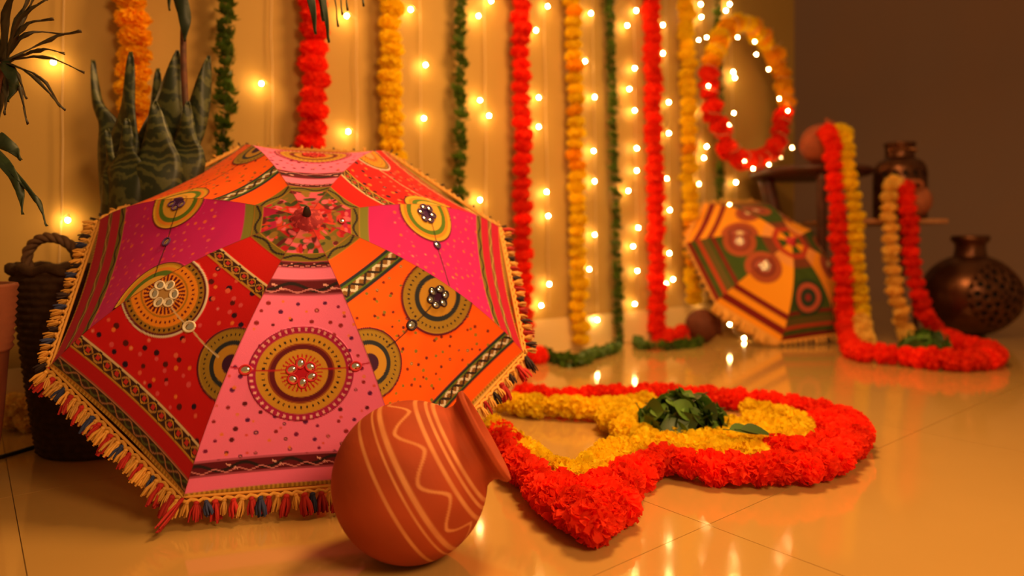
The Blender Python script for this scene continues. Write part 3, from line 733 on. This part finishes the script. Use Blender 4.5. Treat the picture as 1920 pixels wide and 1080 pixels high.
# ------------------------------------------------------------------ furniture at the right
M_dwood = mat('dark_stained_wood', (.050,.016,.009), .45, noise=(14, (.085,.022,.012), .4, .6))
M_lwood = mat('light_wood_board', (.42,.19,.075), .5, noise=(12, (.34,.14,.05), .4, .6))
SY = 3.33; sc_p = at(1518, 320, SY); sz = .80
st = thing('round_stool', 'tall dark wooden stool with a thick round seat behind the small umbrella', 'stool', (sc_p.x, sc_p.y, 0))
put('seat', MB().lathe([(.002,sz-.040),(.24,sz-.040),(.268,sz-.034),(.286,sz-.020),(.284,sz-.006),(.272,sz),(.002,sz)], 56, Matrix.Translation((sc_p.x, sc_p.y, 0))).mesh('seat', M_dwood), st)
def leg(root, a, b, w=.024, bow=V(0,0,0), m=None):
    pts = spline([a, a.lerp(b, .35)+bow, a.lerp(b, .7)+bow*.6, b], 5)
    put('leg', MB().tube(pts, [w*(1.15-.35*i/(len(pts)-1)) for i in range(len(pts))], 8).mesh('leg', m or M_dwood), root)
la = at(1434, 334, 3.36); leg(st, V(la.x, 3.36, sz-.035), V(at(1490, 0, 3.36).x, 3.36, 0), .038, V(.012,0,0))
for px, Y in ((1541, 3.10), (1600, 3.53)):
    x = at(px, 0, Y).x; leg(st, V(x, Y, sz-.035), V(x, Y, 0), .022)
put('stretcher', MB().tube([V(at(1541,0,3.10).x, 3.10, .30), V(at(1600,0,3.53).x, 3.53, .30)], .010, 8).mesh('stretcher', M_dwood), st)
tb = thing('side_table', 'low side table with a thin light wood top under the metal jug', 'table', (at(1660, 0, 3.2).x, 3.2, 0))
tz = .545; xb = at(1766, 0, 3.06).x
ob = put('table_top', MB().box((1.49, 3.01, tz-.022), (xb, 3.46, tz)).mesh('table_top', M_lwood, False), tb); bevel(ob, .005)
for px, Y in ((1602, 3.05), (1716, 3.05), (1600, 3.40), (1690, 3.40)):
    leg(tb, V(at(px,0,Y).x, Y, tz-.02), V(at(px,0,Y).x, Y, 0), .014)
# pierced metal jug and floor vase
M_bronze = mat('dark_bronze', (.16,.060,.026), .34, .85, noise=(18, (.10,.035,.016), .35, .65), bump=(80, .15, .002))
M_inside = mat('hole_shade_black', (.012,.006,.004), .8)  # near-black colour standing in for the shade behind the pierced holes
def pierced(root, prof, n, M, holefun, m=None):
    """lathe body with real holes cut where holefun(angle, z) says so, with wall thickness"""
    N = len(prof); vs = [M @ Vector((r*math.cos(2*PI*k/n), r*math.sin(2*PI*k/n), z)) for r, z in prof for k in range(n)]
    fs = []
    for i in range(N-1):
        zc = (prof[i][1]+prof[i+1][1])/2
        for k in range(n):
            if not holefun(2*PI*(k+.5)/n, zc): fs.append((i*n+k, i*n+(k+1) % n, (i+1)*n+(k+1) % n, (i+1)*n+k))
    b = MB(); b.add(vs, fs); o = put('body', b.mesh('body', m or M_bronze), root)
    md = o.modifiers.new('thickness', 'SOLIDIFY'); md.thickness = .004; md.offset = -1
    return o
def refine(prof, step):
    out = [prof[0]]
    for a, b in zip(prof[:-1], prof[1:]):
        L = math.hypot(b[0]-a[0], b[1]-a[1]); m_ = max(1, int(L/step))
        out += [(a[0]+(b[0]-a[0])*j/m_, a[1]+(b[1]-a[1])*j/m_) for j in range(1, m_+1)]
    return out
# floor vase: flattened ball
vb = on_floor(1823, 634); VY = vb.y+.10; VR = 82/FPX*VY; vx = at(1819, 0, VY).x
vz0 = .0; VH = .20
vs_ = thing('pierced_vase', 'round dark bronze floor vase with a pierced lattice medallion and short neck', 'vase', (vx, VY, 0))
cz = VR*.93
prof = [(VR*.30, .004)]+[(VR*math.cos(th), cz+VR*.93*math.sin(th)) for th in np.linspace(-1.24, 1.24, 60)]
ztop = prof[-1][1]
front = math.atan2(-1, .10)
def vhole(a, z):
    da = (a-front+PI) % (2*PI)-PI; x = da*VR*.95; y = z-cz*1.02; d = math.hypot(x, y); an = math.atan2(y, x)
    if d > VR*.70 or abs(da) > 1.2: return False
    q = d/(VR*.70)
    if q < .10: return False
    ringi = int(q*4.5); fr = q*4.5-ringi; nn = (4, 6, 11, 15, 20, 20)[ringi]
    return abs(fr-.5) < .33 and math.cos(an*nn+ringi*1.6) > .0
pierced(vs_, refine(prof, .0035), 300, Matrix.Translation((vx, VY, 0)), vhole)
put('inner_shade_shell', MB().lathe([(VR*.25,.012)]+[(VR*.90*math.cos(th), cz+VR*.84*math.sin(th)) for th in np.linspace(-1.2, 1.2, 20)], 40, Matrix.Translation((vx, VY, 0))).mesh('inner_shade_shell', M_inside), vs_)  # shell added inside the vase so its holes look dark
nk = [(VR*.34, ztop-.006),(VR*.31, ztop+.02),(VR*.30, ztop+.045),(VR*.31, ztop+.060),(VR*.37, ztop+.070),(VR*.385, ztop+.084),(VR*.37, ztop+.096),(VR*.30, ztop+.098),(VR*.25, ztop+.085),(VR*.24, ztop)]
put('neck', MB().lathe(nk, 48, Matrix.Translation((vx, VY, 0))).mesh('neck', M_bronze), vs_)
rg_ = MB()
for rr_ in (VR*.72,):
    pts = []
    for i in range(49):
        a = 2*PI*i/48; x = rr_*math.cos(a); y = rr_*math.sin(a); ang = front+x/(VR*.95); z = cz*1.02+y
        rz = VR*math.sqrt(max(.02, 1-((z-cz)/(VR*.93))**2))+.001; pts.append(V(vx+rz*math.cos(ang), VY+rz*math.sin(ang), z))
    rg_.tube(pts, .004, 6, False)
put('medallion_rim', rg_.mesh('medallion_rim', M_bronze), vs_)
# jug on the side table
JY = 3.30; jx = at(1687, 0, JY).x; jr = 45/FPX*JY; J = Matrix.Translation((jx, JY, tz))
jg = thing('pierced_jug', 'dark bronze jug with pierced shoulder and short square neck on the side table', 'jug', (jx, JY, tz))
jp = [(jr*.9,.001),(jr,.012),(jr,.235),(jr*.97,.26),(jr*.86,.285),(jr*.70,.300),(jr*.58,.306),(jr*.56,.315)]
def jhole(a, z):
    da = (a-front+PI) % (2*PI)-PI
    if .205 < z < .245 and abs(da) < 1.3: return math.cos(da*16+math.sin(z*200)) > .3 and abs(z-.225) < .016
    if .05 < z < .18: return math.cos(da*9)*math.cos((z-.115)*70) > .55
    return False
pierced(jg, refine(jp, .005), 160, J, jhole)
put('inner_shade_shell', MB().lathe([(jr*.85,.006),(jr*.92,.02),(jr*.92,.24),(jr*.6,.29)], 32, J).mesh('inner_shade_shell', M_inside), jg)  # added dark shell again, shade behind the jug's holes
put('neck', MB().lathe([(jr*.56,.308),(jr*.54,.33),(jr*.55,.365),(jr*.60,.375),(jr*.60,.384),(jr*.50,.384),(jr*.46,.36),(jr*.46,.31)], 40, J).mesh('neck', M_bronze), jg)
b = MB()
for i in range(10):
    a = front+(i-4.5)*.28; b.lathe([(.001,.012),(.007,.008),(.010,0),(.001,-.004)], 8, J @ Matrix.Translation((jr*.55*math.cos(a), jr*.55*math.sin(a), .347)) @ Matrix.Rotation(PI/2, 4, Vector((-math.sin(a), math.cos(a), 0))))
put('neck_studs', b.mesh('neck_studs', mat('polished_bronze', (.45,.20,.09), .3, .9)), jg)

# garlands spilling from the two pots
GS = 'marigold garlands spilling from the small pots'
def path3(seq): return [at(x, y, Y) for x, y, Y in seq]
fl = lambda x, y, z=.035: on_floor(x, y, z)
garland('red marigold garland spilling from the pot on the stool to the floor', 'red', path3([(1550,254,3.06),(1553,250,2.97),(1558,272,2.89),(1563,310,2.86),(1570,400,2.85),(1578,500,2.84),(1586,590,2.82)])+[fl(1594,645),fl(1612,660),fl(1650,664),fl(1700,668),fl(1760,676),fl(1820,676),fl(1862,668),fl(1850,655),fl(1812,648),fl(1780,644)], .040, .044, GS)
garland('golden marigold garland spilling from the pot on the stool', 'cream', path3([(1568,252,3.07),(1577,248,2.98),(1585,274,2.89),(1594,350,2.85),(1603,430,2.84),(1607,520,2.84),(1614,590,2.82)])+[fl(1624,640,.05)], .038, .044, GS, cfun=lambda t: 'yellow' if t < .8 else 'cream')
garland('pale orange marigold garland spilling from the pot before the jug', 'cream', path3([(1690,352,3.03),(1672,342,2.97),(1666,362,2.945),(1668,420,2.94),(1672,500,2.94),(1684,570,2.93)])+[fl(1698,626),fl(1730,645),fl(1765,652)], .036, .046, GS)
garland('red marigold garland spilling from the pot before the jug', 'red', path3([(1700,356,3.03),(1696,352,2.97),(1700,385,2.945),(1708,450,2.94),(1714,520,2.93),(1730,580,2.92)])+[fl(1756,622),fl(1790,636)], .038, .046, GS)
lp2 = thing('leaf_pile', 'small pile of dark green leaves amid the far red floor garland', 'leaves', tuple(on_floor(1740, 640)))
q_ = on_floor(1738, 652, .03); q_.z = .03
leaf_heap(lp2, q_, .10, .06, .06, 36, .07)

# ------------------------------------------------------------------ basket, plants and planter at the left
M_weave = mat('dark_seagrass', (.040,.019,.009), .85, noise=(70, (.065,.032,.014), .35, .65), spec=.15)
BC = V(-.862, 1.425, 0)
bk = thing('woven_basket', 'dark woven seagrass basket with a loop handle behind the big umbrella', 'basket', tuple(BC))
b = MB(); rows = 26; nb = 84; zt = .375; vs = []
for i in range(rows*4+1):
    f = i/(rows*4); z = zt*f; r0 = .122+.046*f**.9
    for k in range(nb):
        row = i//4; ph = (row % 2)*PI; bulge = .0035*abs(math.sin(f*rows*PI))*(1+.8*math.sin(k*2*PI/nb*28+ph))
        a = 2*PI*k/nb; rr_ = r0+bulge; vs.append((BC.x+rr_*math.cos(a), BC.y+rr_*math.sin(a), z+.001))
b.add(vs, [(i*nb+k, i*nb+(k+1) % nb, (i+1)*nb+(k+1) % nb, (i+1)*nb+k) for i in range(rows*4) for k in range(nb)])
b.add([(BC.x+.122*math.cos(2*PI*k/nb), BC.y+.122*math.sin(2*PI*k/nb), .002) for k in range(nb)], [tuple(range(nb))])
put('woven_body', b.mesh('woven_body', M_weave), bk)
b = MB(); b.tube([(BC.x+(.166+.003*math.sin(k*1.3))*math.cos(2*PI*k/72), BC.y+(.166+.003*math.sin(k*1.3))*math.sin(2*PI*k/72), zt+.004*math.cos(k*1.3)) for k in range(73)], .010, 8, False)
put('rim', b.mesh('rim', M_weave), bk)
def twisted(pts, r, name, m, root, tw=3):
    b = MB(); P = spline(pts, 10)
    for s_ in range(3):
        q_ = []
        for i, p in enumerate(P):
            t = (P[min(i+1, len(P)-1)]-P[max(i-1, 0)]).normalized(); u_ = t.orthogonal().normalized(); v_ = t.cross(u_)
            a = 2*PI*s_/3+i*.42; q_.append(p+(V(0,-1,0).cross(t).normalized()*math.cos(a)+V(0,-1,0)*math.sin(a))*r*.55)
        b.tube(q_, r*.62, 6)
    put(name, b.mesh(name, m), root)
M_rope = mat('brown_seagrass_rope', (.11,.048,.018), .8, noise=(60, (.16,.075,.028), .4, .65))
hy = 1.345
twisted([at(54,510,hy), at(52,475,hy), at(72,450,hy), at(104,446,hy), at(134,462,hy), at(148,490,hy), at(150,515,hy)], .0095, 'loop_handle', M_rope, bk)
put('liner', MB().lathe([(.002,.315),(.15,.315),(.155,.33)], 32, Matrix.Translation(BC)).mesh('liner', mat('dark_soil', (.016,.012,.010), .95, noise=(90, (.03,.022,.016), .4, .6))), bk)

# snake plant
def snake_mat():
    m = bpy.data.materials.new('banded_snake_leaf'); m.use_nodes = True; nt = m.node_tree; b = nt.nodes['Principled BSDF']; MATS['snake'] = m
    a = nt.nodes.new('ShaderNodeAttribute'); a.attribute_name = 'Col'; sp_ = nt.nodes.new('ShaderNodeSeparateColor'); nt.links.new(a.outputs['Color'], sp_.inputs[0])
    tc = nt.nodes.new('ShaderNodeTexCoord'); n = nt.nodes.new('ShaderNodeTexNoise'); n.inputs['Scale'].default_value = 26; n.inputs['Detail'].default_value = 3
    nt.links.new(tc.outputs['Object'], n.inputs['Vector'])
    mu = nt.nodes.new('ShaderNodeMath'); mu.operation = 'MULTIPLY_ADD'; mu.inputs[1].default_value = 24; nt.links.new(sp_.outputs[1], mu.inputs[0])
    m3 = nt.nodes.new('ShaderNodeMath'); m3.operation = 'MULTIPLY'; m3.inputs[1].default_value = 6.; nt.links.new(n.outputs['Fac'], m3.inputs[0]); nt.links.new(m3.outputs[0], mu.inputs[2])
    sn = nt.nodes.new('ShaderNodeMath'); sn.operation = 'SINE'
    m4 = nt.nodes.new('ShaderNodeMath'); m4.operation = 'MULTIPLY'; m4.inputs[1].default_value = 3.2; nt.links.new(mu.outputs[0], m4.inputs[0]); nt.links.new(m4.outputs[0], sn.inputs[0])
    r = nt.nodes.new('ShaderNodeMapRange'); r.inputs[1].default_value = -.2; r.inputs[2].default_value = .7; nt.links.new(sn.outputs[0], r.inputs[0])
    mx = nt.nodes.new('ShaderNodeMix'); mx.data_type = 'RGBA'; mx.inputs['A'].default_value = (.016,.026,.009,1); mx.inputs['B'].default_value = (.075,.085,.024,1)
    nt.links.new(r.outputs[0], mx.inputs['Factor']); nt.links.new(mx.outputs['Result'], b.inputs['Base Color']); b.inputs['Roughness'].default_value = .45
    return m
M_snake = snake_mat()
def blade(pts, widths, side, name, m, root, fold=.18, nx=7, n=7, up=None):
    P = spline(pts, n); N = len(P); vs = []; colr = []
    for i, p in enumerate(P):
        f = i/(N-1); fi = f*(len(widths)-1); j = min(int(fi), len(widths)-2); w = widths[j]+(widths[j+1]-widths[j])*(fi-j)
        t = (P[min(i+1, N-1)]-P[max(i-1, 0)]).normalized(); s_ = Vector(side); s_ = (s_-t*s_.dot(t)).normalized(); nn = t.cross(s_)
        for k in range(nx):
            x = (k/(nx-1)-.5)*2; vs.append(p+s_*x*w/2+nn*fold*w*(x*x)+nn*.004*math.sin(f*14+x*2)); colr.append((k/(nx-1), f, 0, 1))
    b = MB(); b.add(vs, [(i*nx+k, i*nx+k+1, (i+1)*nx+k+1, (i+1)*nx+k) for i in range(N-1) for k in range(nx-1)])
    me = b.mesh(name, m); ca = me.color_attributes.new('Col', 'FLOAT_COLOR', 'POINT'); ca.data.foreach_set('color', np.array(colr, np.float32).ravel())
    o = put(name, me, root); md = o.modifiers.new('thickness', 'SOLIDIFY'); md.thickness = .0022; return o
sp_ = thing('snake_plant', 'tall snake plant with banded dark green leaves standing in the woven basket', 'plant', (BC.x, BC.y, .315))
def SL(base, mids, widths, side=(1,-.25,0), fold=.12):
    b0 = V(BC.x+base[0], BC.y+base[1], .312); blade([b0]+[at(*q_) for q_ in mids], widths, side, 'leaf', M_snake, sp_, fold)
SL((.00,.06), [(208,330,1.46),(203,240,1.47),(180,190,1.47),(174,112,1.48)], [.04,.07,.06,.034,.020,.004], (1,.2,0), .3)
SL((.02,.00), [(222,320,1.40),(234,210,1.40),(245,97,1.41)], [.05,.078,.082,.078,.068,.055,.036,.018,.002])
SL((.05,.05), [(275,320,1.47),(285,230,1.47),(296,128,1.48)], [.05,.085,.095,.090,.078,.060,.036,.018,.003])
SL((.06,-.01), [(290,330,1.41),(310,220,1.41),(333,94,1.42)], [.05,.09,.115,.118,.110,.092,.062,.030,.002], (1,.1,0))
SL((.10,.03), [(345,340,1.44),(368,230,1.45),(392,104,1.46)], [.05,.080,.075,.058,.030,.042,.044,.028,.002], (1,.5,0))
SL((.03,-.05), [(225,350,1.35),(232,285,1.355),(238,222,1.36)], [.05,.085,.092,.085,.07,.045,.02,.002])
SL((.07,-.05), [(285,350,1.35),(292,270,1.355),(290,190,1.36)], [.05,.095,.105,.100,.085,.06,.03,.002], (1,.05,0))
SL((.10,-.03), [(335,330,1.37),(345,260,1.375),(352,190,1.38)], [.05,.085,.088,.085,.07,.045,.022,.002], (1,0,0))
SL((-.01,-.02), [(205,360,1.37),(204,300,1.375),(200,240,1.38)], [.04,.055,.058,.05,.04,.025,.012,.002])
# dracaena cane in the same basket, crown above the picture
M_drac = mat('dark_dracaena_leaf', (.020,.040,.012), .5, var=.4)
M_cane = mat('reddish_brown_cane', (.14,.045,.02), .7, noise=(50, (.08,.03,.015), .4, .6))
dr = thing('dracaena', 'slender dracaena cane rising from the basket with drooping leaf tips above', 'plant', (BC.x+.09, BC.y-.01, .315))
cane = [V(BC.x+.09, BC.y-.01, .312), at(352,300,1.39), at(347,180,1.40), at(344,70,1.40), at(352,-60,1.40), at(372,-150,1.40)]
put('cane', MB().tube(spline(cane, 6), [.0065]*31, 7).mesh('cane', M_cane), dr)
crown = cane[-1]
def strap(root, pts, w, m=M_drac, side=(1,.2,0)):
    blade(pts, [w*.6, w, w*.95, w*.7, w*.02], side, 'leaf', m, root, .12, 3, 6)
for x, y, Y, w in ((347,78,1.385,.030),(318,20,1.39,.02)):
    strap(dr, [cane[4]+V(0,0,.02), at((x+340)/2-8, -30, Y), at(x, y-45, Y), at(x, y, Y)], w)
for x, y, Y, w in ((592,64,1.30,.022),(617,80,1.32,.016),(606,40,1.34,.02),(634,50,1.36,.005),(642,28,1.38,.005),(652,20,1.33,.004),(682,12,1.36,.004),(578,-8,1.3,.02)):
    strap(dr, [crown, at(470+random.uniform(-20,20), -235, Y), at(x-40, -120, Y), at(x-8, y-60, Y), at(x, y, Y)], w)
for i in range(10):
    a = random.uniform(0, 6.28); d = V(math.cos(a), math.sin(a)*.6, 0)*.22
    strap(dr, [crown, crown+d*.5+V(0,0,.16), crown+d+V(0,0,.12), crown+d*1.3+V(0,0,.03)], .018, side=(-d.y, d.x, .1))
# planter at the left edge
M_terra = mat('ribbed_terracotta', (.24,.065,.028), .65, noise=(9, (.19,.05,.022), .4, .6))
LC = V(-.985, 1.13, 0)
pl_ = thing('ribbed_planter', 'tall brown planter with ribbed collar at the left edge', 'planter', tuple(LC))
prof = [(.002,.002),(.083,.002),(.088,.01),(.100,.12),(.108,.235)]
prof += [(.111+.0036*(i % 2)+.0004*i, .238+i*.0058) for i in range(19)]
prof += [(.122,.350),(.120,.355),(.108,.355),(.104,.32),(.002,.32)]
put('body', MB().lathe(prof, 56, Matrix.Translation(LC)).mesh('body', M_terra), pl_)
d2 = thing('spiky_dracaena', 'spiky plant with thin dark leaves in the ribbed planter at left edge', 'plant', (LC.x, LC.y, .33))
c1 = at(6, 118, 1.12); c2 = at(-34, 262, 1.11)
put('cane', MB().tube(spline([LC+V(0,0,.318), c2+V(-.01,0,-.05), c2, c1+V(-.01,0,-.03), c1], 5), [.008]*21, 7).mesh('cane', M_cane), d2)
M_thin = mat('thin_brown_green_leaf', (.045,.035,.014), .55, var=.4)
tips = [(152,58,.003),(120,64,.004),(100,35,.004),(88,0,.005),(55,-5,.010),(30,-20,.012),(120,100,.003),(158,136,.003),(113,200,.003),(122,206,.003),(52,232,.003),(50,185,.003),(-3,245,.012),(10,215,.010),(-60,60,.01),(-80,150,.01),(-30,10,.01),(72,-20,.006)]
for x, y, w in tips:
    e = at(x, y, 1.10+random.uniform(-.06,.06)); mid = c1.lerp(e, .5)+V(0, random.uniform(-.02,.02), .018)
    blade([c1, mid, e], [w*.8, w, w*.8, w*.1], (.2,.1,1) if abs(x-6) > abs(y-118) else (1,.2,0), 'leaf', M_thin, d2, .1, 3, 5)
for x, y, w, mx_ in ((43,402,.014,(18,318)),(88,424,.007,(45,345)),(40,300,.022,(-5,262)),(15,190,.016,(22,140))):
    blade([c2 if y > 250 else c1, at(mx_[0], mx_[1], 1.09), at((mx_[0]+x)/2+8, (mx_[1]+y)/2, 1.09), at(x, y, 1.09)], [w*.8, w*1.3, w, w*.6, w*.05], (1,.3,.3), 'leaf', M_drac, d2, .15, 3, 5)
# cable
cb = MB().tube(spline([on_floor(-40,868,.004), on_floor(10,854,.004), on_floor(50,842,.004), on_floor(92,828,.004), V(BC.x-.10, BC.y+.19, .004)], 6), .004, 8).mesh('power_cable', mat('black_rubber', (.012,.010,.009), .5))
tag(put('power_cable', cb), 'black cable on the floor running behind the woven basket', 'cable')

for o in list(bpy.data.objects):
    if '_w' in o: del o['_w']
    if o.parent is None and o.type in {'MESH', 'EMPTY'}: o.matrix_basis = TURN @ o.matrix_basis
